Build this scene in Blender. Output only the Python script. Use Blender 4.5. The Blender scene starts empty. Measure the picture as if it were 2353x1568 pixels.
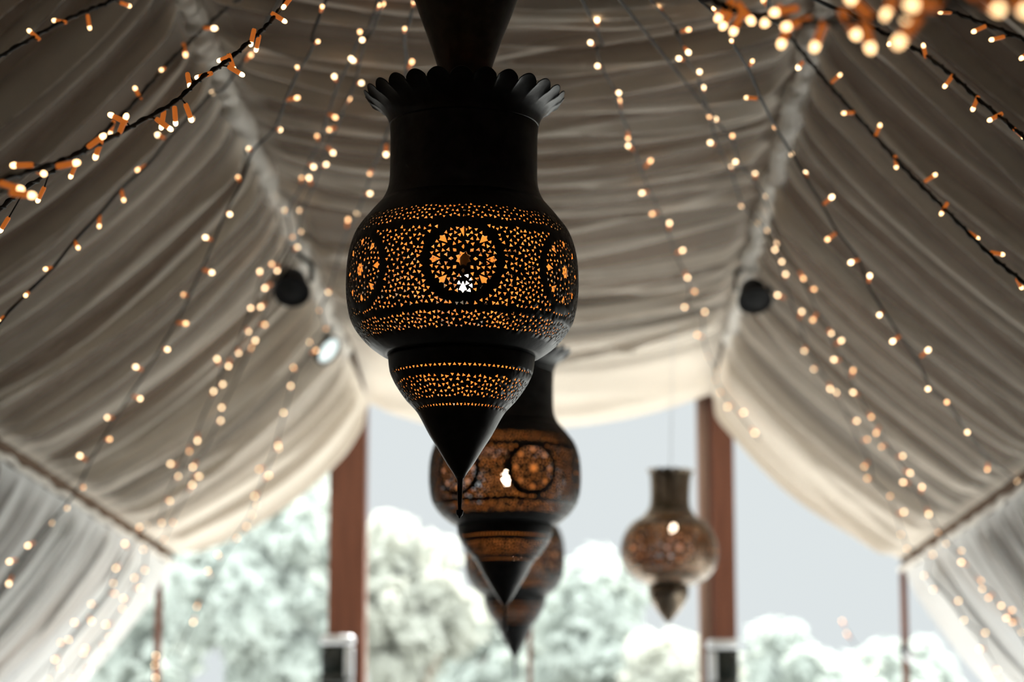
import bpy, bmesh, math, random
import numpy as np
from mathutils import Vector, Matrix, Quaternion
from mathutils.geometry import delaunay_2d_cdt
from mathutils.bvhtree import BVHTree

random.seed(7)
RNG = np.random.default_rng(11)
PI = math.pi
scene = bpy.context.scene
COL = scene.collection

# ------------------------------------------------------------------ camera
W, H, F = 2353.0, 1568.0, 5560.0
CAM = Vector((0, 0, 1.6))
PITCH = math.atan((1775 - 784) / F)
YAW = math.atan((1225 - 1176.5) / F)
ROT = Matrix.Rotation(YAW, 3, 'Z') @ Matrix.Rotation(PI / 2 + PITCH, 3, 'X')
ROTI = ROT.transposed()
cam_d = bpy.data.cameras.new('camera')
cam = bpy.data.objects.new('camera', cam_d)
COL.objects.link(cam)
cam.location = CAM
cam.rotation_euler = (PI / 2 + PITCH, 0, YAW)
cam_d.sensor_width = 36.0
cam_d.lens = F * 36.0 / W
cam_d.clip_end = 400
cam_d.clip_start = 0.05
cam_d.dof.use_dof = True
cam_d.dof.focus_distance = 4.98
cam_d.dof.aperture_fstop = 2.8
scene.camera = cam


def ray(u, v):
    return ROT @ Vector(((u - W / 2) / F, -(v - H / 2) / F, -1.0))


def at(u, v, Y):
    d = ray(u, v)
    return CAM + d * (Y / d.y)


def at_z(u, v, z):
    d = ray(u, v)
    return CAM + d * ((z - CAM.z) / d.z)


def proj(p):
    q = ROTI @ (Vector(p) - CAM)
    return (W / 2 + F * q.x / -q.z, H / 2 - F * q.y / -q.z)


# ------------------------------------------------------------------ materials
def new_mat(name):
    m = bpy.data.materials.new(name)
    m.use_nodes = True
    nt = m.node_tree
    b = nt.nodes.get('Principled BSDF')
    return m, nt, b


def noise_color(nt, b, c1, c2, scale, detail=3.0, coord='Object', vec_scale=None):
    tc = nt.nodes.new('ShaderNodeTexCoord')
    n = nt.nodes.new('ShaderNodeTexNoise')
    n.inputs['Scale'].default_value = scale
    n.inputs['Detail'].default_value = detail
    r = nt.nodes.new('ShaderNodeValToRGB')
    r.color_ramp.elements[0].position = 0.35
    r.color_ramp.elements[1].position = 0.65
    r.color_ramp.elements[0].color = (*c1, 1)
    r.color_ramp.elements[1].color = (*c2, 1)
    if vec_scale:
        mp = nt.nodes.new('ShaderNodeMapping')
        mp.inputs['Scale'].default_value = vec_scale
        nt.links.new(tc.outputs[coord], mp.inputs['Vector'])
        nt.links.new(mp.outputs['Vector'], n.inputs['Vector'])
    else:
        nt.links.new(tc.outputs[coord], n.inputs['Vector'])
    nt.links.new(n.outputs['Fac'], r.inputs['Fac'])
    nt.links.new(r.outputs['Color'], b.inputs['Base Color'])
    return n


def surf(name, c1, c2=None, scale=8.0, rough=0.6, metal=0.0, spec=0.5, vec_scale=None, bump=0.0):
    m, nt, b = new_mat(name)
    b.inputs['Roughness'].default_value = rough
    b.inputs['Metallic'].default_value = metal
    b.inputs['Specular IOR Level'].default_value = spec
    n = noise_color(nt, b, c1, c2 or c1, scale, vec_scale=vec_scale)
    if bump:
        bp = nt.nodes.new('ShaderNodeBump')
        bp.inputs['Strength'].default_value = bump
        bp.inputs['Distance'].default_value = 0.01
        nt.links.new(n.outputs['Fac'], bp.inputs['Height'])
        nt.links.new(bp.outputs['Normal'], b.inputs['Normal'])
    return m


def emit(name, col, strength):
    m, nt, b = new_mat(name)
    b.inputs['Base Color'].default_value = (*col, 1)
    b.inputs['Emission Color'].default_value = (*col, 1)
    b.inputs['Emission Strength'].default_value = strength
    return m


def fabric(name, c1, c2, trans=0.25, sheer=0.0):
    m = bpy.data.materials.new(name)
    m.use_nodes = True
    nt = m.node_tree
    nt.nodes.clear()
    out = nt.nodes.new('ShaderNodeOutputMaterial')
    d = nt.nodes.new('ShaderNodeBsdfDiffuse')
    t = nt.nodes.new('ShaderNodeBsdfTranslucent')
    mx = nt.nodes.new('ShaderNodeMixShader')
    mx.inputs[0].default_value = trans
    tc = nt.nodes.new('ShaderNodeTexCoord')
    n = nt.nodes.new('ShaderNodeTexNoise')
    n.inputs['Scale'].default_value = 3.0
    r = nt.nodes.new('ShaderNodeValToRGB')
    r.color_ramp.elements[0].color = (*c1, 1)
    r.color_ramp.elements[1].color = (*c2, 1)
    nt.links.new(tc.outputs['Object'], n.inputs['Vector'])
    nt.links.new(n.outputs['Fac'], r.inputs['Fac'])
    for s in (d, t):
        nt.links.new(r.outputs['Color'], s.inputs['Color'])
    nt.links.new(d.outputs[0], mx.inputs[1])
    nt.links.new(t.outputs[0], mx.inputs[2])
    if sheer:      # open weave: part of the light passes straight through each layer
        tr_ = nt.nodes.new('ShaderNodeBsdfTransparent')
        m2 = nt.nodes.new('ShaderNodeMixShader')
        ga = nt.nodes.new('ShaderNodeAttribute'); ga.attribute_name = 'gather'      # bunched cloth is denser
        mt = nt.nodes.new('ShaderNodeMath'); mt.operation = 'MULTIPLY_ADD'
        mt.inputs[1].default_value = -sheer; mt.inputs[2].default_value = sheer
        nt.links.new(ga.outputs['Fac'], mt.inputs[0])
        nt.links.new(mt.outputs[0], m2.inputs[0])
        nt.links.new(mx.outputs[0], m2.inputs[1])
        nt.links.new(tr_.outputs[0], m2.inputs[2])
        nt.links.new(m2.outputs[0], out.inputs['Surface'])
    else:
        nt.links.new(mx.outputs[0], out.inputs['Surface'])
    return m


M = {}
M['drape'] = fabric('cream voile', (0.82, 0.74, 0.64), (0.88, 0.81, 0.715), 0.10, 0.74)
M['curtain'] = fabric('daylight tinted voile', (0.74, 0.745, 0.735), (0.80, 0.805, 0.795), 0.12, 0.55)  # drape cloth again, with cool daylight tint put into its colour
M['trim'] = fabric('white ruched fabric', (0.86, 0.82, 0.76), (0.90, 0.865, 0.805), 0.1)
M['roof'] = surf('dark tent canvas', (0.110, 0.058, 0.027), (0.130, 0.070, 0.033), 2.0, 0.9)
M['iron'] = surf('blackened iron', (0.008, 0.009, 0.010), (0.022, 0.023, 0.025), 30.0, 0.40, 0.2, 0.3, bump=0.12)
M['brass_in'] = surf('golden brass lining', (0.78, 0.44, 0.14), (0.88, 0.54, 0.20), 20.0, 0.55, 0.0)  # golden base colour without emission, lit by the lantern bulb
M['oldbrass'] = surf('tarnished brass', (0.10, 0.075, 0.05), (0.26, 0.21, 0.165), 14.0, 0.24, 0.9)
M['black'] = surf('matt black', (0.010, 0.011, 0.012), (0.016, 0.017, 0.018), 10.0, 0.6, spec=0.2)
M['wire'] = surf('dark cable', (0.010, 0.009, 0.008), (0.018, 0.016, 0.014), 40.0, 0.6, spec=0.2)
M['steel'] = surf('brushed steel', (0.62, 0.65, 0.68), (0.72, 0.75, 0.78), 40.0, 0.35, 0.6)
M['wood'] = surf('red brown timber', (0.135, 0.043, 0.022), (0.20, 0.070, 0.036), 3.0, 0.5, vec_scale=(9, 9, 0.6))
M['wood_pale'] = surf('paler timber', (0.27, 0.16, 0.115), (0.33, 0.21, 0.16), 3.0, 0.6, vec_scale=(9, 9, 0.6))  # paler brown than the post timber
M['floor'] = surf('pale boards', (0.50, 0.495, 0.48), (0.58, 0.575, 0.56), 2.0, 0.6, vec_scale=(6, 0.5, 1))
M['ground'] = surf('gravel terrace', (0.17, 0.175, 0.165), (0.22, 0.225, 0.215), 0.6, 0.9)
M['leaf'] = fabric('pale green leaves', (0.39, 0.425, 0.39), (0.475, 0.505, 0.465), 0.5)
M['leaf_warm'] = fabric('yellow green leaves', (0.43, 0.44, 0.385), (0.51, 0.51, 0.455), 0.5)
M['bark'] = surf('bark', (0.20, 0.16, 0.12), (0.28, 0.23, 0.18), 6.0, 0.9)
M['bulb'] = emit('fairy bulb', (1.0, 0.70, 0.40), 6.5)
M['bulb_near'] = emit('near fairy bulb', (1.0, 0.62, 0.30), 4.0)
M['bulb_dim'] = emit('dim fairy bulb', (1.0, 0.56, 0.26), 4.0)
M['shell'] = emit('orange glow bulb holder', (0.90, 0.23, 0.035), 0.42)  # emission stands in for bulb light shining through the holder
for k_ in ('shell', 'bulb', 'bulb_dim', 'bulb_near'):
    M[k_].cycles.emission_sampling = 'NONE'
M['lamp'] = emit('lantern bulb', (1.0, 0.80, 0.60), 25.0)
M['lens_on'] = emit('lit lens', (0.80, 0.92, 0.92), 0.85)
M['glass_dark'] = surf('dark glass', (0.012, 0.016, 0.015), (0.02, 0.026, 0.024), 5.0, 0.12, spec=0.6)


# ------------------------------------------------------------------ helpers
def tag(o, label=None, cat=None, group=None, kind=None):
    if label: o['label'] = label
    if cat: o['category'] = cat
    if group: o['group'] = group
    if kind: o['kind'] = kind
    return o


def link(name, me, mats, parent=None):
    o = bpy.data.objects.new(name, me)
    COL.objects.link(o)
    for m in (mats if isinstance(mats, (list, tuple)) else [mats]):
        if m.name not in [x.name for x in me.materials if x]:
            me.materials.append(m)
    if parent is not None:
        o.parent = parent
    return o


def empty(name, loc=(0, 0, 0)):
    o = bpy.data.objects.new(name, None)
    o.empty_display_size = 0.1
    COL.objects.link(o)
    o.location = loc
    return o


def mesh(name, verts, faces, smooth=True):
    me = bpy.data.meshes.new(name)
    me.from_pydata(verts, [], faces)
    me.update()
    if smooth:
        me.polygons.foreach_set('use_smooth', [True] * len(me.polygons))
    return me


def from_bm(name, bm, smooth=True):
    me = bpy.data.meshes.new(name)
    bmesh.ops.recalc_face_normals(bm, faces=bm.faces)
    bm.to_mesh(me)
    bm.free()
    if smooth:
        me.polygons.foreach_set('use_smooth', [True] * len(me.polygons))
    return me


def grid_mesh(name, P, gather=None):
    """P: (n, m, 3) numpy array of points -> quad mesh"""
    n, m, _ = P.shape
    idx = np.arange(n * m).reshape(n, m)
    f = np.stack([idx[:-1, :-1], idx[1:, :-1], idx[1:, 1:], idx[:-1, 1:]], -1).reshape(-1, 4)
    me = bpy.data.meshes.new(name)
    me.vertices.add(n * m)
    me.vertices.foreach_set('co', P.reshape(-1).astype(np.float32))
    me.loops.add(f.size)
    me.loops.foreach_set('vertex_index', f.reshape(-1).astype(np.int32))
    me.polygons.add(len(f))
    me.polygons.foreach_set('loop_start', np.arange(0, f.size, 4, dtype=np.int32))
    me.polygons.foreach_set('use_smooth', np.ones(len(f), dtype=bool))
    me.update(calc_edges=True)
    me.validate()
    if gather is not None:
        at_ = me.attributes.new('gather', 'FLOAT', 'POINT')
        at_.data.foreach_set('value', gather.reshape(-1).astype(np.float32))
    return me


def box(bm, c, s, rot=None, bevel=0.0):
    r = bmesh.ops.create_cube(bm, size=1.0)
    vs = r['verts']
    for v in vs:
        v.co = Vector((v.co.x * s[0], v.co.y * s[1], v.co.z * s[2]))
    if bevel:
        es = list({e for v in vs for e in v.link_edges})
        g = bmesh.ops.bevel(bm, geom=es, offset=bevel, segments=3, affect='EDGES', profile=0.5)
        vs = list({v for f in g['faces'] for v in f.verts} | {v for v in vs if v.is_valid})
    for v in vs:
        if rot is not None:
            v.co = rot @ v.co
        v.co += Vector(c)


def lathe_mesh(name, prof, n=64, rmod=None):
    """prof: list of (r, z). rmod(theta, k, r, z)->(r,z)"""
    P = np.zeros((len(prof), n + 1, 3))
    for k, (r, z) in enumerate(prof):
        for j in range(n + 1):
            th = 2 * PI * j / n
            rr, zz = rmod(th, k, r, z) if rmod else (r, z)
            P[k, j] = (rr * math.cos(th), rr * math.sin(th), zz)
    me = grid_mesh(name, P)
    bm = bmesh.new()
    bm.from_mesh(me)
    bmesh.ops.remove_doubles(bm, verts=bm.verts, dist=1e-6)
    bpy.data.meshes.remove(me)
    bm.normal_update()
    if sum(f.normal.dot(Vector((f.calc_center_median().x, f.calc_center_median().y, 0))) for f in bm.faces) < 0:
        bmesh.ops.reverse_faces(bm, faces=bm.faces)
    me = bpy.data.meshes.new(name)
    bm.to_mesh(me)
    bm.free()
    me.polygons.foreach_set('use_smooth', [True] * len(me.polygons))
    return me


def catmull(pts, sub):
    out = []
    n = len(pts)
    for i in range(n - 1):
        p0, p1, p2, p3 = pts[max(i - 1, 0)], pts[i], pts[i + 1], pts[min(i + 2, n - 1)]
        for k in range(sub):
            t = k / sub
            out.append(0.5 * ((2 * p1) + (p2 - p0) * t + (2 * p0 - 5 * p1 + 4 * p2 - p3) * t * t + (3 * p1 - p0 - 3 * p2 + p3) * t ** 3))
    out.append(pts[-1])
    return out


def tube_geo(pts, r, sides=6, verts=None, faces=None, rfun=None):
    verts = [] if verts is None else verts
    faces = [] if faces is None else faces
    b = len(verts)
    up = Vector((0, 0, 1))
    n = len(pts)
    for i, p in enumerate(pts):
        t = (pts[min(i + 1, n - 1)] - pts[max(i - 1, 0)])
        if t.length < 1e-9:
            t = Vector((0, 1, 0))
        t.normalize()
        a = t.cross(up)
        if a.length < 1e-3:
            a = t.cross(Vector((1, 0, 0)))
        a.normalize()
        c = a.cross(t)
        for j in range(sides):
            an = 2 * PI * j / sides
            rr = rfun(i, an) if rfun else r
            verts.append(tuple(p + (a * math.cos(an) + c * math.sin(an)) * rr))
    for i in range(n - 1):
        for j in range(sides):
            k = (j + 1) % sides
            faces.append((b + i * sides + j, b + i * sides + k, b + (i + 1) * sides + k, b + (i + 1) * sides + j))
    faces.append(tuple(b + j for j in range(sides)))
    faces.append(tuple(b + (n - 1) * sides + j for j in reversed(range(sides))))
    return verts, faces


def tube(name, pts, r, mat, parent=None, sides=8, rfun=None):
    v, f = tube_geo(pts, r, sides, rfun=rfun)
    return link(name, mesh(name, v, f), mat, parent)


# ------------------------------------------------------------------ tent layout (metres)
YE = 16.0                              # the open end wall
RLe = at(848, 925, YE); RRe = at(1636, 905, YE)
RLn = at_z(430, 0, RLe.z); RRn = at_z(1890, 0, RRe.z)
ELe = at(402, 1272, YE); ERe = at(2068, 1285, YE)
ELn = at_z(0, 1005, ELe.z); ERn = at_z(2342, 1088, ERe.z)


def lin(a, b):
    def f(Y):
        t = (Y - b.y) / (a.y - b.y)
        return np.stack([b.x + (a.x - b.x) * t, Y, b.z + (a.z - b.z) * t], -1)
    return f


ridgeL, ridgeR, eaveL, eaveR = lin(RLe, RLn), lin(RRe, RRn), lin(ELe, ELn), lin(ERe, ERn)


LEAN = 0.6


def folds(q, t, lo, hi, smin, smax, hmin, hmax, wmin, wmax, seed, drift=0.25):
    """raised gathers of cloth running along t, spaced along q; returns height field"""
    rng = np.random.default_rng(seed)
    out = np.zeros(np.broadcast(q, t).shape)
    y = lo
    while y < hi:
        gap = rng.uniform(smin, smax) * (0.62 + 0.042 * max(y, 4.0))
        y += gap
        h = rng.uniform(hmin, hmax)
        w = rng.uniform(wmin, wmax)
        d1, a1, b1 = rng.normal(0, drift * gap), rng.uniform(0, 6.3), rng.uniform(1.0, 4.5)
        d2 = rng.normal(0, 0.1 * gap)
        c = y + d1 * t + d2 * np.sin(b1 * t * 2 + a1)
        hh = h * (0.80 + 0.20 * np.sin(a1 + b1 * t))
        sk = rng.uniform(0.6, 1.7)
        x = q - c
        ww = np.where(x > 0, w * sk, w / sk)
        k = np.abs(x) / ww
        sel = hh * np.exp(-np.power(np.minimum(k, 12), 1.45))
        out = np.maximum(out, 0.75 * sel) + 0.25 * sel
    return out


def soft(q, t, seed, amp, k0=2.0, n=6):
    rng = np.random.default_rng(seed)
    o = 0
    for _ in range(n):
        k = rng.uniform(k0, k0 * 4)
        o = o + np.sin(q * k + rng.uniform(0, 6.3) + t * rng.uniform(-1.5, 1.5)) / n
    return o * amp


def gathered(g0, Y, T, y1):
    k = np.clip((g0 - 0.008) / 0.05, 0, 1)
    k = k * k * (3 - 2 * k)
    e = np.clip((Y - 12.5) / 2.5, 0, 1)[:, None]                      # cloth made opaque towards the open end to hide the sky
    edge = np.clip(1 - T / 0.05, 0, 1) + np.clip(1 - (1 - T) / 0.05, 0, 1)
    return np.clip(np.maximum(np.maximum(k, e * e * (3 - 2 * e)), edge * 0.8) * 0.97 + 0.0 * T, 0, 1)


def ysamples(y0, yf, y1, coarse, fine):
    return np.concatenate([np.arange(y0, yf, coarse), np.arange(yf, y1, fine), [y1]])


def env(t, a=0.08):
    return np.clip(t / a, 0.25, 1) * np.clip((1 - t) / a, 0.25, 1)


def slope(name, top, bot, side, sag, y1, seed, nt=44):
    Y = ysamples(-3.0, 5.2, y1, 0.03, 0.0075)
    t = np.linspace(0, 1, nt)
    a, b = top(Y), bot(Y)
    d = b - a
    L = np.linalg.norm(d, axis=-1, keepdims=True)
    d = d / L
    n = np.stack([side * d[:, 2], 0 * Y, -side * d[:, 0]], -1)      # into the room
    n *= np.where(n[:, 2:3] > 0, -1, 1)
    T = t[None, :]
    sw = 4 * T * (1 - T) * (1 + 0.25 * (0.5 - T))
    q = Y[:, None] + 0.0 * T
    g0 = folds(q, T, -3.2, y1 + 0.2, 0.15, 0.38, 0.045, 0.115, 0.036, 0.075, seed, 0.25)
    g = g0 * env(T)
    g = g + folds(q, T, -3.2, y1 + 0.2, 0.12, 0.30, 0.012, 0.035, 0.018, 0.032, seed + 9) * env(T)
    ga = gathered(g0, Y, T, y1)
    g = g + soft(q, T, seed + 3, 0.05) * env(T, 0.2)
    P = a[:, None, :] + (b - a)[:, None, :] * T[..., None] + n[:, None, :] * ((sag * (0.55 + 0.45 * np.clip((Y - 12.5) / 3.5, 0, 1) ** 2))[:, None] * sw + g)[..., None]
    P[..., 1] -= LEAN * g
    return grid_mesh(name, P, ga)


def aisle(name, top, side, y1, seed, nt=40):
    Y = ysamples(-3.0, 8.5, y1, 0.03, 0.0085)
    t = np.linspace(0, 1, nt)
    T = t[None, :]
    a = top(Y)
    dx = 0.03 + 1.27 * T
    dz = -1.25 * (1 - np.power(1 - T, 1.75))
    P = np.zeros((len(Y), nt, 3))
    q = Y[:, None] + 0 * T
    g0 = folds(q, T, -3.2, y1 + 0.2, 0.22, 0.50, 0.08, 0.17, 0.055, 0.11, seed)
    g = g0 * np.clip(T / 0.10, 0.1, 1)
    g = g + folds(q, T, -3.2, y1 + 0.2, 0.12, 0.30, 0.02, 0.05, 0.02, 0.04, seed + 5) * np.clip(T / 0.05, 0, 1)
    g = g + soft(q, T, seed + 3, 0.05) * np.clip(T / 0.2, 0, 1)
    nx, nz = 0.75, 0.62
    P[..., 0] = a[:, None, 0] + side * (dx - nx * g)
    P[..., 1] = Y[:, None] - 0.25 * T * T - LEAN * g
    P[..., 2] = a[:, None, 2] - 0.08 + dz + nz * g * 0.8
    return grid_mesh(name, P, gathered(0.8 * g0, Y, T, y1))


def ceiling_bay(name, y0, yf, y1, sag, seed, big=False, drop=0.0, nx=70, lift=0.0):
    Y = ysamples(y0, yf, y1, 0.04, 0.012) if yf > y0 else np.append(np.arange(y0, y1, 0.012), y1)
    s = np.linspace(-1, 1, nx)
    S = s[None, :]
    a, b = ridgeL(Y), ridgeR(Y)
    q = Y[:, None] + 0 * S
    sg = 1 - np.abs(S) ** 2.2
    if big:
        g = folds(q, S, y0, y1 + 0.1, 0.32, 0.60, 0.07, 0.14, 0.09, 0.16, seed, 0.5)
        g = g + soft(q, S, seed + 1, 0.03)
    else:
        gc = folds(q, S, y0, y1 + 0.1, 0.17, 0.36, 0.05, 0.12, 0.040, 0.075, seed, 0.5)
        g = gc
        g = g + folds(q, S, y0, y1 + 0.1, 0.10, 0.22, 0.010, 0.03, 0.016, 0.03, seed + 4, 0.4)
        g = g + soft(q, S, seed + 1, 0.07, 1.2)
    ga = np.ones_like(g) if big else gathered(gc, Y, (S + 1) / 2, y1 + 1.2)
    g = g * np.clip((1 - np.abs(S)) / 0.12, 0.3, 1)
    u = (S + 1) / 2
    P = a[:, None, :] * (1 - u)[..., None] + b[:, None, :] * u[..., None]
    P[..., 1] -= LEAN * g * (0.3 if big else 1.0)
    yy = np.clip((Y - (y1 - 0.35)) / 0.35, 0, 1)[:, None]
    P[..., 2] += lift * np.clip((y1 - Y) / 1.5, 0 if big else 1, 1)[:, None] - (sag * sg + g) - drop * yy * yy * sg
    return grid_mesh(name, P, ga)


slL = link('slope_drape', slope('slope drape', ridgeL, eaveL, -1, 0.15, YE, 21), M['drape'])
tag(slL, 'pleated cream drape sloping from the ceiling seam to the left eave', 'drape')
slR = link('slope_drape', slope('slope drape', ridgeR, eaveR, 1, 0.10, YE, 42), M['drape'])
tag(slR, 'pleated cream drape sloping from the ceiling seam to the right eave', 'drape')
aiL = link('side_curtain', aisle('side curtain', eaveL, -1, YE, 63), M['curtain'])
tag(aiL, 'gathered pale curtain falling below the left eave seam', 'curtain')
aiR = link('side_curtain', aisle('side curtain', eaveR, 1, YE, 84), M['curtain'])
tag(aiR, 'gathered pale curtain falling below the right eave seam', 'curtain')
ce1 = link('ceiling_drape', ceiling_bay('ceiling drape', -3.0, 5.5, 13.75, 0.14, 105, drop=0.03, lift=0.05), M['drape'])
tag(ce1, 'long cream ceiling swag with cross pleats above the lanterns', 'drape')
ce2 = link('ceiling_drape', ceiling_bay('ceiling drape', 13.70, 13.7, YE, 0.16, 128, big=True, drop=0.03, lift=0.13), M['drape'])
tag(ce2, 'short smooth cream swag over the open end, below the pleated one', 'drape')


def ruche(name, line, y0, y1, r, parent, seed, dz=-0.02):
    rng = np.random.default_rng(seed)
    Y = np.arange(y0, y1, 0.012)
    L = line(Y)
    pts = []
    k = rng.uniform(0, 6, 8)
    for i, y in enumerate(Y):
        x, yy, z = L[i]
        pts.append(Vector((x + 0.008 * math.sin(y * 9 + k[0]), yy, z + dz - 0.006 * math.sin(y * 14 + k[1]))))
    ph = rng.uniform(0, 6.3, 12)
    fr = rng.uniform(30, 110, 12)

    def rf(i, an):
        y = Y[i]
        s = sum(math.sin(fr[j] * y + ph[j] + an * (j % 3)) for j in range(12)) / 12
        return r * (1 + 0.9 * s + 0.18 * math.sin(7 * y + ph[0]))
    return tube(name, pts, r, M['trim'], parent, 10, rf)


ruche('gathered_heading', ridgeL, 3.0, 13.9, 0.036, slL, 1)
ruche('gathered_heading', ridgeR, 3.0, 13.9, 0.036, slR, 2)
ruche('seam_cord', eaveL, 6.0, YE, 0.014, aiL, 3, -0.075)
ruche('seam_cord', eaveR, 6.0, YE, 0.014, aiR, 4, -0.075)

# dark tubes added behind the gathered seams, blocking light for a dark line
for sgn, ln_, nm in ((-1, eaveL, 'seam_blocker_1'), (1, eaveR, 'seam_blocker_2')):
    Yb = np.linspace(-3.4, YE, 12)
    Lb = ln_(Yb)
    tag(tube(nm, [Vector((p_[0] + sgn * 0.085, p_[1], p_[2] + 0.02)) for p_ in Lb], 0.085, M['roof'], None, 12), 'dark tube added behind the cloth seam to block light', kind='structure')

# outer canvas above the lining, back wall, floor
roof_pts = []
for Y in (-3.5, YE + 0.8):  # unseen overhang past the open end, added to shade the end drapes
    a, b, c, d = ridgeL(np.array([Y]))[0], ridgeR(np.array([Y]))[0], eaveL(np.array([Y]))[0], eaveR(np.array([Y]))[0]
    roof_pts.append([(c[0] - 1.75, Y, c[2] - 1.22), (c[0] - 0.16, Y, c[2] + 0.22), (a[0] - 0.08, Y, a[2] + 0.22),
                     (b[0] + 0.08, Y, b[2] + 0.22), (d[0] + 0.16, Y, d[2] + 0.22), (d[0] + 1.75, Y, d[2] - 1.22)])
vs, fs = [], []
for row in roof_pts: vs += row
for i in range(5): fs.append((i, i + 1, 6 + i + 1, 6 + i))
roof_o = link('ceiling', mesh('ceiling', vs, fs, False), M['roof']); tag(roof_o, 'outer tent canvas above the drapes', kind='structure')
sm = roof_o.modifiers.new('thick', 'SOLIDIFY'); sm.thickness = 0.02; sm.offset = 1
bm = bmesh.new(); box(bm, (0, -3.6, 2.2), (9.0, 0.1, 4.4))
tag(link('wall_back', from_bm('wall back', bm, False), M['roof']), 'back wall of the tent', kind='structure')
for sgn, nm in ((-1, 'wall_left'), (1, 'wall_right')):  # unseen walls, each length set to block daylight from that side
    xo = abs((eaveL if sgn < 0 else eaveR)(np.array([4.0]))[0][0]) + 1.78
    ye_ = 14.5 if sgn < 0 else 8.2
    bm = bmesh.new(); box(bm, (sgn * xo, (ye_ - 3.6) / 2, 1.0), (0.08, ye_ + 3.6, 2.0))
    tag(link(nm, from_bm(nm, bm, False), M['roof']), 'unseen canvas side wall, added to keep out side light', kind='structure')
bm = bmesh.new(); box(bm, (0, 6.5, -0.05), (8.6, 20.2, 0.1))
tag(link('floor', from_bm('floor', bm, False), M['floor']), 'pale boarded floor', kind='structure')
bm = bmesh.new(); box(bm, (0, 40, -0.16), (160, 200, 0.1))
tag(link('ground', from_bm('ground', bm, False), M['ground']), 'pale gravel ground outside', kind='structure')

dg_bvhs = []
for o in (slL, slR, aiL, aiR, ce1, ce2):
    me = o.data
    co = np.zeros(len(me.vertices) * 3, dtype=np.float32); me.vertices.foreach_get('co', co)
    fv = np.zeros(len(me.polygons) * 4, dtype=np.int32); me.polygons.foreach_get('vertices', fv)
    dg_bvhs.append(BVHTree.FromPolygons(co.reshape(-1, 3).tolist(), fv.reshape(-1, 4).tolist()))


def cloth_depth(u, v):
    d = ray(u, v).normalized()
    best = None
    for b in dg_bvhs:
        h = b.ray_cast(CAM, d)
        if h[0] is not None and (best is None or h[3] < best):
            best = h[3]
    if best is None:
        return YE - 0.15
    return (CAM + d * best).y


# ------------------------------------------------------------------ end wall timbers
def post(name, u0, u1, vtop, Y, depth, label, mat, cat='post', extra=None):
    a, b = at(u0, 1400, Y), at(u1, 1400, Y)
    top = at(u0, vtop, Y).z
    root = empty(name, ((a.x + b.x) / 2, Y + depth / 2, 0))
    tag(root, label, cat)
    bm = bmesh.new(); box(bm, (0, 0, top / 2), (b.x - a.x, depth, top), bevel=0.008)
    link('shaft', from_bm('shaft', bm, False), mat, root)
    return root, b.x - a.x, top


pl, wl, tl = post('timber_post', 753, 838, 905, YE + 0.06, 0.22, 'thick red brown timber post at the left of the open end', M['wood'])
pr, wr, tr = post('timber_post', 1638, 1692, 890, YE + 0.06, 0.22, 'thick red brown timber post with pale jamb at the right of the open end', M['wood'])
j0, j1 = at(1611, 1400, YE), at(1637, 1400, YE)
bm = bmesh.new(); box(bm, ((j0.x + j1.x) / 2 - pr.location.x, 0.03, tr / 2), (j1.x - j0.x, 0.16, tr), bevel=0.006)
jb = link('jamb', from_bm('jamb', bm, False), M['wood_pale'], pr); jb['label'] = 'paler brown jamb strip'
post('slender_post', 355, 371, 1300, YE + 0.05, 0.05, 'slender dark corner post below the left eave', M['wood'])
post('slender_post', 2071, 2087, 1296, YE + 0.05, 0.05, 'slender dark corner post below the right eave, carrying a small spotlight', M['wood'])
post('slender_post', 1212, 1223, 985, YE + 0.10, 0.04, 'thin dark middle post behind the lantern tips', M['wood'])
bm = bmesh.new()
za = max(RLe.z, RRe.z) + 0.05
box(bm, (0, YE + 0.17, za + 0.07), (RRe.x - RLe.x + 0.5, 0.22, 0.14), bevel=0.006)
tag(link('trim_1', from_bm('trim', bm, False), M['wood']), 'head beam over the open end', kind='structure')


def wall_fixture(uc, v0, w_px, label, flip):
    Y = YE - 0.10
    p = at(uc, v0, Y)
    w = w_px / F * Y
    root = empty('wall_fixture', (p.x, Y, p.z - 0.42)); tag(root, label, 'wall fixture', 'box fixtures on the timber posts')
    h = 0.42
    bm = bmesh.new(); box(bm, (0, 0.02, h / 2 - 0.02), (w * 0.98, 0.12, h - 0.05), bevel=0.012)
    link('housing', from_bm('housing', bm), M['black'], root)
    bm = bmesh.new(); box(bm, (0, -0.01, h - 0.035), (w, 0.16, 0.065), bevel=0.025)
    o = link('top_band', from_bm('top band', bm), M['steel'], root); o['label'] = 'pale metal top band'
    bm = bmesh.new(); box(bm, (flip * w * 0.36, -0.06, h / 2 - 0.035), (w * 0.26, 0.05, h - 0.09), bevel=0.012)
    o = link('side_strip', from_bm('side strip', bm), M['steel'], root); o['label'] = 'pale metal side strip'
    bm = bmesh.new(); box(bm, (-flip * w * 0.12, -0.055, h / 2 - 0.02), (w * 0.66, 0.03, h - 0.10), bevel=0.008)
    o = link('front_panel', from_bm('front panel', bm), M['glass_dark'], root)
    bm = bmesh.new(); box(bm, (0, -0.01, 0.13), (w * 1.02, 0.15, 0.06), bevel=0.02)
    link('lower_band', from_bm('lower band', bm), M['glass_dark'], root)
    return root


wall_fixture(777, 1460, 76, 'dark box fixture with pale rim on the left timber post', 1)
wall_fixture(1660, 1470, 72, 'dark box fixture with pale top on the right timber post', -1)


# ------------------------------------------------------------------ pierced lanterns
Y1 = 5.1
PX = Y1 / F


def tri(cx, cy, r, rot, sq=1.0):
    return [(cx + r * math.cos(rot + 2 * PI * k / 3) * (sq if k == 0 else 1), cy + r * math.sin(rot + 2 * PI * k / 3) * (sq if k == 0 else 1)) for k in range(3)]


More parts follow.
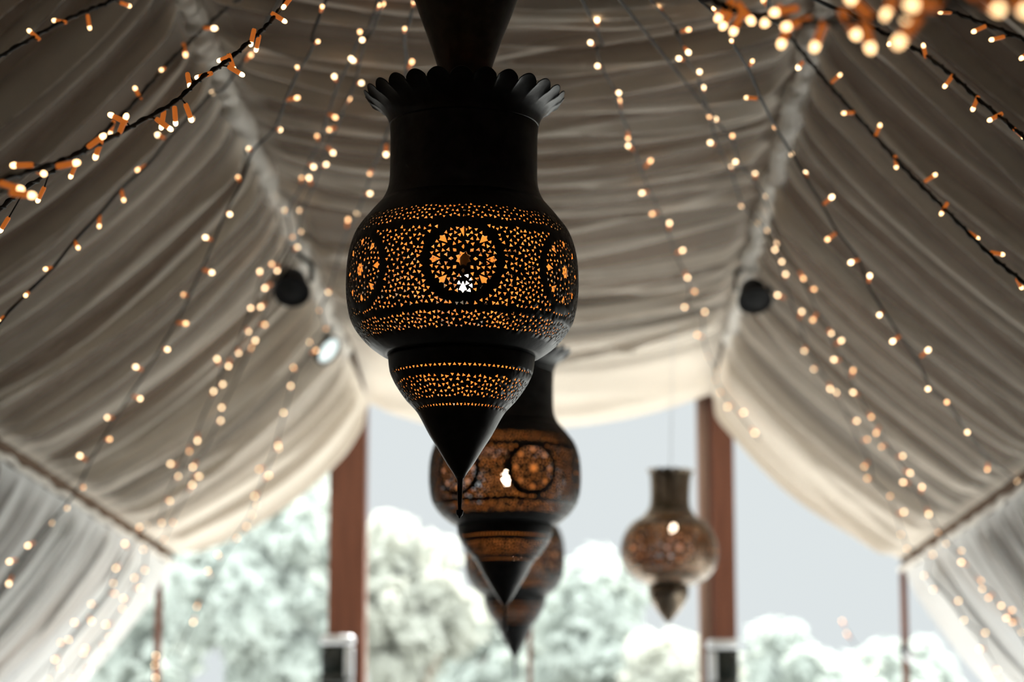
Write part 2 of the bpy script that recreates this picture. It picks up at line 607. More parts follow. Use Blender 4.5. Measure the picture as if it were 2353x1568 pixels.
def medallion(cx, cy, k):
    hs = []

    def pol(r, a): return (cx + r * k * math.sin(a), cy + r * k * math.cos(a))
    hs.append([pol(19 if i % 2 == 0 else 13.5, PI / 8 + i * PI / 8) for i in range(16)])
    for i in range(8):
        a = i * PI / 4

        def loc(x, y): return (cx + k * (x * math.sin(a) + y * math.cos(a)), cy + k * (x * math.cos(a) - y * math.sin(a)))
        hs.append([loc(23, 0), loc(28.5, 4.6), loc(35, 0), loc(28.5, -4.6)])
        hs.append([loc(54, 0), loc(74, 9.5), loc(75.5, 4.0), loc(81, 0), loc(75.5, -4.0), loc(74, -9.5)])
        b = a + PI / 8
        for (r, da, rr, ro) in ((42, 9, 5.2, 0.3), (42, -9, 5.2, 2.2), (52.5, 0, 5.0, 0.9), (59, 13, 5.2, 1.3), (59, -13, 5.2, 0.1),
                                (66.5, 5.6, 5.0, 2.5), (66.5, -5.6, 5.0, 1.0), (77, 11, 5.0, 0.7), (77, -11, 5.0, 1.8), (78.5, 0, 4.6, 0.2)):
            x, y = pol(r, b + math.radians(da))
            hs.append(tri(x, y, rr * k, ro + b * 1.0, 1.25))
    return hs


def fill(x0, x1, y0, y1, dist, r, avoid, rng):
    hs, cells = [], {}
    tries = 0
    while tries < 60000:
        tries += 1
        x, y = rng.uniform(x0 + r + 0.002, x1 - r - 0.002), rng.uniform(y0 + r * 0.8, y1 - r * 0.8)
        if any(math.hypot(x - ax, y - ay) < ar + r for ax, ay, ar in avoid):
            continue
        ci, cj = int(x / dist), int(y / dist)
        if any(math.hypot(x - px_, y - py_) < dist for a in (-1, 0, 1) for b in (-1, 0, 1) for px_, py_ in cells.get((ci + a, cj + b), ())):
            continue
        cells.setdefault((ci, cj), []).append((x, y))
        hs.append(tri(x, y, r * rng.uniform(0.82, 1.08), rng.uniform(0, 2 * PI), rng.uniform(0.95, 1.35)))
    return hs


def trirow(x0, x1, y, step, r):
    n = int((x1 - x0) / step)
    return [tri(x0 + (i + 0.5) * (x1 - x0) / n, y, r, PI / 2 if i % 2 else -PI / 2) for i in range(n)]


def pierced(name, prof_s, S, R0, holes, cellgrid, seam):
    """Unroll the surface, cut the holes with a constrained triangulation, roll it back. prof_s(s)->(r,z)"""
    X = 2 * PI * R0
    verts = [(0, 0), (X, 0), (X, S), (0, S)]
    faces = [[0, 1, 2, 3]]
    nx, ny = int(X / cellgrid), max(2, int(S / cellgrid))
    for j in range(ny + 1):
        for i in range(nx + 1):
            if (i in (0, nx)) and (j in (0, ny)):
                continue
            verts.append((X * i / nx, S * j / ny))
    for h in holes:
        b = len(verts)
        area = sum(h[i][0] * h[(i + 1) % len(h)][1] - h[(i + 1) % len(h)][0] * h[i][1] for i in range(len(h)))
        if area < 0: h = h[::-1]
        verts += h
        faces.append(list(range(b, b + len(h))))
    res = delaunay_2d_cdt([Vector(v) for v in verts], [], faces, 1, 1e-6)
    ov, of, orig = res[0], res[2], res[5]
    v3 = []
    for p in ov:
        r, z = prof_s(min(max(p.y, 0), S))
        th = seam + p.x / R0
        v3.append((r * math.cos(th), r * math.sin(th), z))
    keep = [f for f, og in zip(of, orig) if not any(k > 0 for k in og)]
    bm = bmesh.new()
    bv = [bm.verts.new(v) for v in v3]
    for f in keep:
        try: bm.faces.new([bv[i] for i in f])
        except ValueError: pass
    bmesh.ops.remove_doubles(bm, verts=bm.verts, dist=1e-5)
    bmesh.ops.delete(bm, geom=[v for v in bm.verts if not v.link_faces], context='VERTS')
    me = bpy.data.meshes.new(name)
    # outward orientation
    bm.normal_update()
    for f in bm.faces:
        c = f.calc_center_median()
        if f.normal.dot(Vector((c.x, c.y, 0))) + 1e-9 < 0 and abs(f.normal.z) < 0.999:
            f.normal_flip()
    bm.to_mesh(me); bm.free()
    me.polygons.foreach_set('use_smooth', [True] * len(me.polygons))
    return me


def arc(prof):
    s = [0.0]
    for (r0, z0), (r1, z1) in zip(prof, prof[1:]):
        s.append(s[-1] + math.hypot(r1 - r0, z1 - z0))
    sa, ra, za_ = np.array(s), np.array([p[0] for p in prof]), np.array([p[1] for p in prof])
    return (lambda q: (float(np.interp(q, sa, ra)), float(np.interp(q, sa, za_)))), s[-1]


def smooth_prof(pts, sub=8):
    return [(p.x, p.y) for p in catmull([Vector((a, b)) for a, b in pts], sub)]


def solid(o, th):
    m = o.modifiers.new('sheet', 'SOLIDIFY')
    m.thickness = th; m.offset = -1.0; m.material_offset = 1; m.material_offset_rim = 0
    return o


AX = at(1056, 1192, Y1)      # tip of the near lantern


def zl(v):                    # height above the tip of a picture row at the lantern's distance
    return at(1060, v, Y1).z - AX.z


def build_lantern():
    parts = {}
    globe_p = smooth_prof([(195 * PX, zl(470)), (222 * PX, zl(500)), (252 * PX, zl(540)), (268 * PX, zl(590)), (272.5 * PX, zl(650)),
                           (269 * PX, zl(702)), (256 * PX, zl(748)), (223 * PX, zl(790)), (186 * PX, zl(817)), (172 * PX, zl(822))], 10)
    ps, S = arc(globe_p)
    R0 = 0.25

    def vfront(s):
        r, z = ps(s)
        return proj((AX.x, AX.y - r, AX.z + z))[1]
    ss = np.linspace(0, S, 400)
    vv = np.array([vfront(s) for s in ss])

    def s_at(v):
        return float(ss[np.argmin(np.abs(vv - v))])
    seam = math.radians(-90 + 2.1 + 150)        # behind, midway between two medallions
    X = 2 * PI * R0
    kpx = 4.85 / F
    yc = s_at(594)
    # domain x -> theta = seam + x/R0 ; y -> s (top to bottom), so flip patterns in y
    meds = [X * (i + 0.5) / 6 for i in range(6)]
    rng = random.Random(5)
    av = [(m, yc, 98 * kpx) for m in meds]
    holes = []
    for m in meds:
        holes += [[(x, 2 * yc - y) for x, y in h] for h in medallion(m, yc, kpx)]
    holes += fill(0, X, s_at(511), s_at(701), 0.0091, 0.0047, av, rng)
    holes += fill(0, X, s_at(466), s_at(501), 0.0092, 0.0043, [], rng)
    holes += fill(0, X, s_at(710), s_at(754), 0.0092, 0.0047, [], rng)
    parts['globe'] = (pierced('pierced globe', ps, S, R0, holes, 0.014, seam), 0.0018)

    cone_p = smooth_prof([(172 * PX, zl(816)), (170 * PX, zl(835)), (167 * PX, zl(855)), (155 * PX, zl(882)), (130 * PX, zl(918)), (101 * PX, zl(950)),
                          (73 * PX, zl(1000)), (51 * PX, zl(1034)), (32 * PX, zl(1065)), (16 * PX, zl(1088)), (9 * PX, zl(1100))], 8)
    pc, SC = arc(cone_p)
    R1 = 0.14
    sc = np.linspace(0, SC, 400)

    def vf2(s):
        r, z = pc(s)
        return proj((AX.x, AX.y - r, AX.z + z))[1]
    vc = np.array([vf2(s) for s in sc])

    def s2(v): return float(sc[np.argmin(np.abs(vc - v))])
    X1 = 2 * PI * R1
    h2 = trirow(0, X1, s2(837), 0.0098, 0.0042) + fill(0, X1, s2(856), s2(913), 0.0092, 0.0046, [], rng) + trirow(0, X1, s2(929), 0.0112, 0.0048)
    parts['cone'] = (pierced('pierced cone', pc, SC, R1, h2, 0.012, seam), 0.0018)

    neck_p = smooth_prof([(195 * PX, zl(471)), (182 * PX, zl(448)), (175 * PX, zl(420)), (174 * PX, zl(380)), (174 * PX, zl(330)), (176 * PX, zl(292))], 6)
    parts['neck'] = (lathe_mesh('neck', neck_p, 72), 0.002)

    col = smooth_prof([(176 * PX, zl(292)), (183 * PX, zl(272)), (198 * PX, zl(253)), (217 * PX, zl(239)), (229 * PX, zl(231)), (240 * PX, zl(222))], 5)
    nl = 26
    K = len(col)

    def scal(th, k, r, z):
        w = (k / (K - 1)) ** 2
        c = abs(math.sin(nl * th / 2)) ** 0.65
        return (r - w * 12 * PX * (1 - c), z - w * 15 * PX * (1 - c) + w * 5 * PX * c)
    parts['collar'] = (lathe_mesh('collar', col, nl * 16, scal), 0.002)

    fin = smooth_prof([(9.5 * PX, zl(1098)), (6.5 * PX, zl(1106)), (6.2 * PX, zl(1130)), (5 * PX, zl(1155)), (4.2 * PX, zl(1170)), (8.3 * PX, zl(1173)),
                       (8.6 * PX, zl(1177)), (7.0 * PX, zl(1184)), (3.2 * PX, zl(1188)), (3.0 * PX, zl(1190)), (0.3 * PX, zl(1192.5))], 5)
    parts['finial'] = (lathe_mesh('finial', fin, 24), 0)
    hood = smooth_prof([(62 * PX, zl(236)), (63 * PX, zl(170)), (70 * PX, zl(140)), (92 * PX, zl(80)), (112 * PX, zl(30)), (134 * PX, zl(-30)), (150 * PX, zl(-75)),
                        (120 * PX, zl(-100)), (30 * PX, zl(-110)), (12 * PX, zl(-118)), (8 * PX, zl(-125))], 4)
    parts['hood'] = (lathe_mesh('hood', hood, 48), 0)
    return parts


LP = build_lantern()
HOODTOP = zl(-124)
LIGHTZ = zl(655)
bulb_me = lathe_mesh('lamp bulb', smooth_prof([(0.001, -0.024), (0.010, -0.021), (0.0165, -0.008), (0.015, 0.008), (0.009, 0.020), (0.007, 0.024)], 4), 20)
sock_me = lathe_mesh('lamp socket', [(0.001, 0.022), (0.011, 0.022), (0.012, 0.026), (0.012, 0.060), (0.006, 0.068), (0.001, 0.068)], 16)
NECKZ = zl(330)


def lantern(loc, scale, label, tilt, power, rot=0.0, topz=4.0, zs=1.0):
    root = empty('hanging_lantern', loc)
    tag(root, label, 'lantern', 'pierced metal hanging lanterns')
    root.rotation_euler = (0, tilt, rot)
    root.scale = (scale, scale, scale * zs)
    for key, name in (('globe', 'pierced_globe'), ('cone', 'pierced_cone'), ('neck', 'neck'), ('collar', 'scalloped_collar'), ('finial', 'finial'), ('hood', 'hanger_hood')):
        me, th = LP[key]
        o = link(name, me, [M['iron'], M['brass_in']] if th else [M['iron']], root)
        if th: solid(o, th)
    for a in range(3):
        an = a * 2 * PI / 3 + 0.4
        p0 = Vector((0.158 * math.cos(an), 0.158 * math.sin(an), NECKZ)); p1 = Vector((0.05 * math.cos(an), 0.05 * math.sin(an), zl(220)))
        tube('hanger_strut', [p0, (p0 + p1) / 2 + Vector((0, 0, 0.01)), p1], 0.004, M['iron'], root, 6)
    bo = link('bulb', bulb_me, M['lamp'], root); bo.location = (0.006, 0, LIGHTZ)
    link('bulb_socket', sock_me, M['black'], bo)
    tube('bulb_cable', [Vector((0.006, 0, LIGHTZ + 0.065)), Vector((0.003, 0, LIGHTZ + 0.2)), Vector((0, 0, zl(236)))], 0.003, M['wire'], root, 6)
    ld = bpy.data.lights.new('lantern_light', 'POINT'); ld.energy = power; ld.color = (1.0, 0.58, 0.20); ld.shadow_soft_size = 0.02
    lo = bpy.data.objects.new('lantern_light', ld); COL.objects.link(lo); lo.parent = root; lo.location = (0.006, -0.0, LIGHTZ + 0.001)
    L = (topz - loc[2]) / scale / zs
    if L > HOODTOP:
        pts = [Vector((0, 0, HOODTOP + (L - HOODTOP) * k / 8)) for k in range(9)]
        tube('hanging_rod', pts, 0.008, M['iron'], root, 8)
    return root


CZ = 1.6 + 2.30
lantern(AX, 1.0, 'large black pierced lantern in front, sharp, with glowing medallions', math.radians(0.45), 10.0)
t2 = at(1160, 1453, 7.9)
lantern(t2, 1.0, 'second black pierced lantern hanging behind the tip of the large one', 0.0, 2.4, 0.35)
t3 = at(1183, 1560, 12.1)
lantern(t3, 1.0, 'third dark pierced lantern, blurred, mostly hidden by the second lantern cone', 0.0, 1.4, 0.9, zs=1.18)


def brass_lantern():
    Y = 12.4
    k = Y / F
    tip = at(1535, 1432, Y)

    def z(v): return at(1550, v, Y).z - tip.z
    root = empty('hanging_lantern', tip)
    tag(root, 'small tarnished brass lantern hanging alone in front of the right timber post', 'lantern', 'pierced metal hanging lanterns')
    root.rotation_euler = (0, math.radians(1.6), 0)
    g = smooth_prof([(48 * k, z(1168)), (62 * k, z(1188)), (88 * k, z(1206)), (106 * k, z(1235)), (112.5 * k, z(1268)), (106 * k, z(1303)), (84 * k, z(1330)), (52 * k, z(1346)), (44 * k, z(1349))], 8)
    ps, S = arc(g)
    R0 = 112 * k
    X = 2 * PI * R0
    rng = random.Random(9)
    holes = fill(0, X, S * 0.10, S * 0.20, 0.0135, 0.0058, [], rng)
    av = [(X * (i + 0.5) / 6, S * 0.52, 0.085) for i in range(6)]
    for ax, ay, ar in av: holes += medallion(ax, ay, 0.00095)
    holes += fill(0, X, S * 0.27, S * 0.76, 0.014, 0.0062, av, rng)
    holes += fill(0, X, S * 0.82, S * 0.90, 0.0135, 0.0058, [], rng)
    o = solid(link('pierced_globe', pierced('brass globe', ps, S, R0, holes, 0.02, 1.2), [M['oldbrass'], M['brass_in']], root), 0.002)
    nk = smooth_prof([(48 * k, z(1168)), (45 * k, z(1150)), (46 * k, z(1110)), (49 * k, z(1090)), (54 * k, z(1080))], 6)
    nn = len(nk)

    def sc(th, i, r, zz):
        w = (i / (nn - 1)) ** 4
        return r, zz - w * 5 * k * (1 - abs(math.sin(8 * th)) ** 0.7)
    solid(link('neck', lathe_mesh('brass neck', nk, 160, sc), [M['oldbrass'], M['brass_in']], root), 0.002)
    cn = smooth_prof([(44 * k, z(1347)), (47 * k, z(1358)), (44 * k, z(1376)), (33 * k, z(1396)), (17 * k, z(1417)), (5 * k, z(1430)), (0.5 * k, z(1433))], 6)
    link('lower_cone', lathe_mesh('brass cone', cn, 48), M['oldbrass'], root)
    bo = link('bulb', bulb_me, M['lamp'], root); bo.location = (0.02, 0, z(1215))
    link('bulb_socket', sock_me, M['black'], bo)
    ld = bpy.data.lights.new('lantern_light', 'POINT'); ld.energy = 2.2; ld.color = (1.0, 0.58, 0.20); ld.shadow_soft_size = 0.02
    lo = bpy.data.objects.new('lantern_light', ld); COL.objects.link(lo); lo.parent = root; lo.location = (0.02, 0, z(1215))
    tube('hanging_wire', [Vector((0, 0, z(1215) + 0.05)), Vector((0, 0, z(1100))), Vector((0, 0, CZ - tip.z))], 0.002, M['steel'], root, 6)


brass_lantern()


# ------------------------------------------------------------------ spotlights under the drapes
def spotlight(u, v, Y, dia, aim, label, lens_mat, head_len, collar=False, ratio=1.0):
    p = at(u, v, Y)
    d = Vector(aim).normalized()
    root = empty('spotlight', p); tag(root, label, 'spotlight')
    q = d.to_track_quat('Z', 'Y')
    r = dia / 2
    prof = [(0.001, -head_len), (r * 0.55, -head_len), (r * 0.70, -head_len * 0.85), (r * 0.88, -head_len * 0.4), (r, -0.02), (r * 1.04, -0.012), (r * 1.04, 0.006), (r * 0.93, 0.008), (r * 0.90, -0.004)]
    o = link('lamp_head', lathe_mesh('lamp head', prof, 32), M['black'], root); o.rotation_mode = 'QUATERNION'; o.rotation_quaternion = q
    o2 = link('lens', lathe_mesh('lens', [(0.001, 0.004), (r * 0.5, 0.002), (r * 0.9, -0.004)], 32), lens_mat, root); o2.rotation_mode = 'QUATERNION'; o2.rotation_quaternion = q
    back = q @ Vector((0, 0, -head_len * 0.6))
    top = Vector((back.x, back.y, back.z + r * 1.9))
    s = q @ Vector((1, 0, 0))
    y1 = tube('yoke', [back + s * r * 1.05, back + s * r * 1.05 + Vector((0, 0, r * 1.0)), top, back - s * r * 1.05 + Vector((0, 0, r * 1.0)), back - s * r * 1.05], 0.014, M['black'], root, 6)
    tube('stem', [top, top + Vector((0, 0, 0.06)), top + Vector((0, 0, 0.15))], 0.022, M['black'], root, 8)
    bm = bmesh.new(); box(bm, top + Vector((0, 0, 0.13)), (0.05, 0.05, 0.06), bevel=0.01)
    link('clamp', from_bm('clamp', bm), M['black'], root)
    if collar:
        bm = bmesh.new(); box(bm, top + Vector((-0.01, -0.035, 0.015)), (0.065, 0.04, 0.055), bevel=0.01)
        oc = link('collar', from_bm('collar', bm), M['steel'], root); oc['label'] = 'bright metal collar'
    return root


spotlight(671, 672, 11.0, 0.165, (0.05, -0.64, -0.77), 'black unlit spotlight hanging from the left ceiling seam', M['black'], 0.13)
spotlight(755, 806, 13.0, 0.165, (0.72, -0.42, -0.55), 'black spotlight with white lit lens, beyond the unlit one on the left seam', M['lens_on'], 0.15)
spotlight(1735, 692, 11.6, 0.165, (0.08, -0.60, -0.80), 'black spotlight with bright metal collar hanging from the right ceiling seam', M['black'], 0.12, True)

# small clamp light on the right slender post
p = at(2089, 1505, YE - 0.02)
root = empty('clamp_light', p); tag(root, 'small grey metal spotlight clamped to the slender right post', 'spotlight')
q = Vector((-0.55, -0.3, 0.8)).normalized().to_track_quat('Z', 'Y')
o = link('lamp_head', lathe_mesh('small head', [(0.001, -0.05), (0.030, -0.048), (0.034, -0.04), (0.036, 0.04), (0.030, 0.042), (0.028, 0.03), (0.001, 0.028)], 24), M['steel'], root)
o.rotation_mode = 'QUATERNION'; o.rotation_quaternion = q
bm = bmesh.new(); box(bm, (-0.03, 0.03, 0.02), (0.05, 0.05, 0.07), bevel=0.008)
link('clamp', from_bm('clamp', bm), M['black'], root)


# ------------------------------------------------------------------ fairy light strings
tip_me = lathe_mesh('bulb tip', smooth_prof([(0.0046, 0.0), (0.0066, 0.004), (0.0066, 0.010), (0.0045, 0.0145), (0.0006, 0.0165)], 2), 8)
tip_dim_me = tip_me.copy(); tip_near_me = tip_me.copy(); tip_near_me.transform(Matrix.Scale(0.80, 4)); tip_near_me.materials.append(M['bulb_near'])
tip_me.materials.append(M['bulb']); tip_dim_me.materials.append(M['bulb_dim'])
hold_me = lathe_mesh('bulb holder', [(0.0006, -0.028), (0.0042, -0.028), (0.0052, -0.024), (0.0052, -0.004), (0.0046, 0.002), (0.001, 0.002)], 10)
HUB = Vector((-0.15, 4.9, 1.6 + 2.20))
LEN = 0.028


def string(label, pts, depth, r=0.0044, hub=True, tail=0.8, twist=False, guide=None):
    """pts: bulb positions in order; depth(u, v, k)->distance. The cable follows the smoothed run of bulbs and each bulb hangs off it."""
    n = len(pts)
    Ys = [depth(u, v, i / max(1, n - 1)) for i, (u, v) in enumerate(pts)]
    Yc = [min(cloth_depth(u, v), cloth_depth(u + 8, v), cloth_depth(u - 8, v)) - 0.05 for u, v in pts]
    if not hub: Yc = [99.0] * n
    Ys = [min(a, b) for a, b in zip(Ys, Yc)]
    for _ in range(2):
        Ys = [min((Ys[max(0, i - 1)] + 2 * Ys[i] + Ys[min(n - 1, i + 1)]) / 4, Yc[i]) for i in range(n)]
    B = [at(u, v, y) for (u, v), y in zip(pts, Ys)]
    # smoothed centre line
    C = []
    for i in range(n):
        w = [(max(0, min(n - 1, i + k)), g) for k, g in ((-3, 1), (-2, 2), (-1, 3), (0, 3), (1, 3), (2, 2), (3, 1))]
        C.append(sum((B[j] * g for j, g in w), Vector()) / sum(g for _, g in w))
    if guide:
        Gp = [at(u, v, y) for u, v, y in guide]
        C = []
        for b in B:
            best = None
            for a, c in zip(Gp, Gp[1:]):
                t = max(0, min(1, (b - a).dot(c - a) / (c - a).length_squared))
                p_ = a + (c - a) * t
                if best is None or (p_ - b).length < (best - b).length: best = p_
            C.append(best)
    root = empty('string_light', B[0]); tag(root, label, 'string light', 'fairy light strings')
    Wp, leads, Hp = [], [], []
    rnd = random.Random(n * 31 + int(pts[0][0]))
    for i in range(n):
        d = C[i] - B[i]
        if d.length < 0.012:
            d = Vector((rnd.uniform(-1, 1), rnd.uniform(-0.2, 0.6), rnd.uniform(0.1, 1)))
        d.normalize()
        base = B[i] + d * LEN
        Hp.append(base)
        off = (C[i] - B[i]).length
        w_ = base if off < LEN + 0.004 else (C[i] if off < 0.062 else B[i] + d * 0.062)
        Wp.append(w_)
        if (w_ - base).length > 0.004:
            leads.append((base, w_))
        o = link('bulb', tip_near_me if B[i].y < 7.0 else (tip_me if rnd.random() > 0.3 else tip_dim_me), [], root)
        o.location = B[i] - root.location
        o.rotation_mode = 'QUATERNION'
        o.rotation_quaternion = (-d).to_track_quat('Z', 'Y')
        h = link('bulb_holder', hold_me, M['shell'], o)
    path = Wp
    if guide:
        path = Gp
    if hub:
        hv = Vector((path[0].x - HUB.x, path[0].y - HUB.y, 0)).normalized()
        path = [HUB + hv * 0.30 + Vector((0, 0, -0.035 * len([q_ for q_ in COL.objects if q_.name.startswith('string_light')]) + 0.25))] + path
    e = path[-1] + (path[-1] - path[-3]).normalized() * tail
    path = path + [e]
    if hub and path[-1].y < 8.2:      # carry the cable on to its hook on the eave
        ev_ = (eaveL if path[-1].x < 0 else eaveR)(np.array([path[-1].y - 0.15]))[0]
        hook = Vector((ev_[0] * 0.93, ev_[1], ev_[2] - 0.02))
        path = path + [path[-1].lerp(hook, 0.5), hook]
    pp = [p_ - root.location for p_ in catmull(path, 5)]
    v, f = tube_geo(pp, r, 6)
    if twist or guide:
        L = 0.0
        p2 = []
        for i, p_ in enumerate(pp):
            if i: L += (p_ - pp[i - 1]).length
        fine = catmull(pp, 6)
        for i, p_ in enumerate(fine):
            p2.append(p_ + Vector((math.cos(i * 0.55), 0, math.sin(i * 0.55))) * r * 0.9)
        tube_geo(p2, r * 0.8, 5, v, f)
    if guide:      # short leads from the cable to the bulbs
        leads = []
        for b, w in zip(B, Hp):
            c = min(pp, key=lambda q_: (q_ + root.location - w).length)
            if (c + root.location - w).length > 0.01:
                tube_geo([w - root.location, (w - root.location + c) / 2, c], r * 0.4, 5, v, f)
    for a_, b_ in leads:
        a_, b_ = a_ - root.location, b_ - root.location
        tube_geo([a_, (a_ + b_) / 2, b_], r * 0.5, 5, v, f)
    link('cable', mesh('cable', v, f), M['wire'], root)
    return root


def dr(fac):
    return lambda u, v, k: cloth_depth(u, v) * fac - 0.05


def ln(a, b):
    return lambda u, v, k: a + (b - a) * k


S0 = [(293, 12), (205, 58), (130, 48), (72, 75), (-60, 190)]
string('thin fairy light string crossing the extreme top left corner', S0, ln(6.1, 5.6), 0.0045, guide=[(420, -90, 5.6), (260, 0, 6.0), (200, 25, 5.95), (120, 62, 5.8), (0, 130, 5.6), (-80, 180, 5.4)])
S1 = [(655, 12), (648, 45), (590, 108), (578, 95), (510, 137), (535, 152), (550, 168), (460, 176), (435, 192), (437, 268), (403, 276), (372, 285), (385, 292), (262, 268), (287, 275), (222, 353), (230, 318), (40, 380), (98, 398), (167, 376), (38, 432), (64, 448)]
string('thick fairy light cable with orange bulb holders at the upper left, in focus', S1,
       lambda u, v, k: 3.7 + 1.5 * u / 660.0 - (0.3 if v > 420 else 0), 0.0040, twist=True,
       guide=[(740, -110, 5.2), (660, 0, 5.2), (620, 52, 5.1), (580, 90, 5.0), (520, 142, 4.88), (460, 182, 4.75), (400, 236, 4.6), (300, 292, 4.38), (200, 345, 4.15), (110, 382, 3.95), (0, 415, 3.7), (-90, 440, 3.5)])
S2 = [(487, 65), (425, 120), (372, 160), (313, 208), (255, 300), (165, 400), (90, 455), (5, 524)]
string('fairy light string just below the thick cable at the upper left', S2, ln(7.4, 4.9), 0.0045,
       guide=[(600, -60, 6.6), (530, 10, 7.4), (480, 55, 7.3), (420, 112, 7.0), (370, 165, 6.7), (300, 245, 6.2), (230, 312, 5.8), (150, 375, 5.4), (60, 432, 5.0), (0, 482, 4.8), (-60, 540, 4.6)])
S3 = [(573, 130), (488, 213), (440, 272), (366, 312), (322, 388), (283, 455), (228, 515), (178, 567), (107, 618), (60, 678), (0, 738)]
string('fairy light string running over the upper left drape, single sparse bulbs', S3, ln(8.0, 5.9), 0.0045)
S4 = [(740, 17), (730, 96), (683, 155), (677, 226), (642, 298), (573, 343), (548, 410), (527, 492), (475, 547), (482, 625), (424, 678), (422, 743), (383, 803), (315, 845), (318, 915), (250, 960), (250, 1010), (187, 1050), (190, 1120), (153, 1167), (117, 1202), (67, 1253), (25, 1290), (22, 1338)]
string('fairy light string descending the middle of the left drape to the eave seam', S4, dr(0.86))
S5 = [(870, 13), (827, 74), (806, 135), (769, 178), (767, 268), (730, 316), (718, 382), (693, 412), (656, 484), (671, 544), (637, 619), (624, 608), (597, 626), (577, 708), (570, 760), (548, 809), (526, 838), (500, 828), (511, 884), (490, 902), (454, 1010), (435, 1035), (395, 1067), (408, 1096), (388, 1150), (371, 1200), (339, 1207), (320, 1214), (288, 1252), (268, 1305), (260, 1339), (261, 1364), (212, 1389), (209, 1426), (172, 1432), (158, 1470), (140, 1478), (128, 1515), (137, 1535), (113, 1560)]
string('long fairy light string reaching the lower left curtain, the outer of two', S5, dr(0.95))
S6 = [(879, 11), (833, 92), (813, 139), (829, 191), (801, 229), (761, 297), (762, 348), (748, 379), (711, 412), (690, 484), (690, 533), (681, 570), (612, 660), (601, 704), (606, 746), (585, 785), (575, 802), (510, 936), (506, 968), (445, 1071), (454, 1095), (440, 1117), (398, 1200), (377, 1240), (331, 1264), (333, 1309), (311, 1328), (319, 1352), (286, 1377), (281, 1400), (246, 1435), (250, 1463), (237, 1485), (197, 1491), (192, 1502), (204, 1539), (166, 1560)]
string('long fairy light string reaching the lower left curtain, the inner of two', S6, dr(0.97))
S7 = [(950, 6), (930, 67), (945, 145), (887, 350), (851, 397), (848, 445), (820, 492), (799, 509), (755, 670), (735, 713), (748, 755), (713, 786), (724, 807), (675, 846), (668, 888), (652, 949), (639, 1021), (639, 1032), (598, 1078), (615, 1095), (587, 1139), (589, 1161), (578, 1184), (565, 1211), (543, 1239), (502, 1277), (479, 1315), (454, 1392), (445, 1428)]
string('fairy light string from beside the large lantern down to the left opening', S7, dr(0.93), tail=0.3)
R1 = [(1372, 49), (1358, 99), (1374, 152), (1421, 213), (1423, 235), (1443, 314), (1447, 338), (1492, 373), (1478, 443), (1501, 491), (1538, 516), (1565, 577), (1578, 635), (1595, 670), (1574, 706), (1619, 718), (1605, 771), (1628, 819), (1646, 852), (1645, 873), (1656, 902), (1674, 934), (1707, 949), (1733, 993)]
string('fairy light string across the ceiling pleats to the right timber post', R1, dr(0.97), tail=0.12)
R2 = [(1514, 18), (1579, 69), (1580, 118), (1562, 135), (1607, 166), (1616, 203), (1630, 268), (1634, 329), (1679, 386), (1704, 472), (1742, 511), (1761, 531), (1780, 574), (1796, 602), (1805, 632), (1790, 680), (1841, 720), (1849, 804), (1871, 847), (1907, 891), (1922, 904), (1967, 968), (1990, 1011), (1988, 1070), (1994, 1100), (2045, 1141), (2074, 1178), (2071, 1228), (2085, 1261), (2142, 1276), (2125, 1323), (2146, 1355), (2201, 1382), (2215, 1426), (2263, 1455), (2253, 1492), (2290, 1539), (2296, 1558)]
string('long fairy light string reaching the lower right curtain, the inner of two', R2, dr(0.96))
R3 = [(1645, 275), (1683, 313), (1691, 372), (1735, 402), (1757, 454), (1786, 558), (1844, 637), (1869, 665), (1870, 732), (1908, 764), (1930, 785), (1919, 827), (1959, 855), (1963, 903), (2001, 957), (2015, 992), (2028, 1026), (2071, 1049), (2088, 1086), (2078, 1109), (2118, 1122), (2133, 1179), (2156, 1222), (2175, 1249), (2208, 1267), (2212, 1294), (2251, 1333), (2258, 1352), (2274, 1372), (2300, 1392), (2324, 1403), (2314, 1420), (2329, 1430), (2343, 1452)]
string('long fairy light string reaching the lower right curtain, the outer of two', R3, dr(0.92))
R4 = [(1641, 21), (1681, 94), (1728, 142), (1720, 225), (1781, 292), (1819, 354), (1851, 400), (1907, 457), (1906, 547), (1959, 602), (1998, 637), (2022, 723), (2055, 782), (2129, 808), (2133, 894), (2176, 925), (2223, 994), (2269, 1076), (2336, 1105)]
string('fairy light string descending the middle of the right drape to the eave seam', R4, dr(0.80), tail=0.1)
R5 = [(1757, 5), (1837, 152), (1926, 176), (1944, 260), (2020, 293), (2059, 379), (2144, 405), (2166, 486), (2242, 545), (2298, 584), (2345, 657)]
string('fairy light string over the upper right drape with single sparse bulbs', R5, ln(7.2, 5.9), 0.0045,
       guide=[(1720, -70, 5.9), (1770, 30, 6.7), (1820, 90, 7.0), (1880, 165, 7.0), (1930, 222, 6.9), (2010, 312, 6.7), (2070, 378, 6.5), (2130, 440, 6.4), (2200, 510, 6.2), (2280, 590, 6.0), (2353, 650, 5.9), (2420, 720, 5.7)])
R6 = [(1657, 33), (1667, 50), (1690, 62), (1720, 40), (1765, 45), (1790, 27), (1800, 90), (1818, 58), (1877, 96), (1960, 68), (1997, 97), (1965, 6), (2040, 27), (2092, 27), (2075, 85), (2110, 12), (2280, 12), (2345, 12)]
string('near fairy light cable with big blurred bulbs at the top right', R6, lambda u, v, k: 3.5 - 1.25 * (u - 1640) / 500.0 if u < 2130 else 2.15, 0.0042, twist=True,
       guide=[(1560, -60, 4.1), (1640, 0, 3.52), (1690, 22, 3.40), (1740, 36, 3.27), (1830, 50, 3.05), (1920, 50, 2.82), (2000, 44, 2.62), (2100, 30, 2.40), (2200, 5, 2.25), (2320, -20, 2.15), (2420, -60, 2.05)])
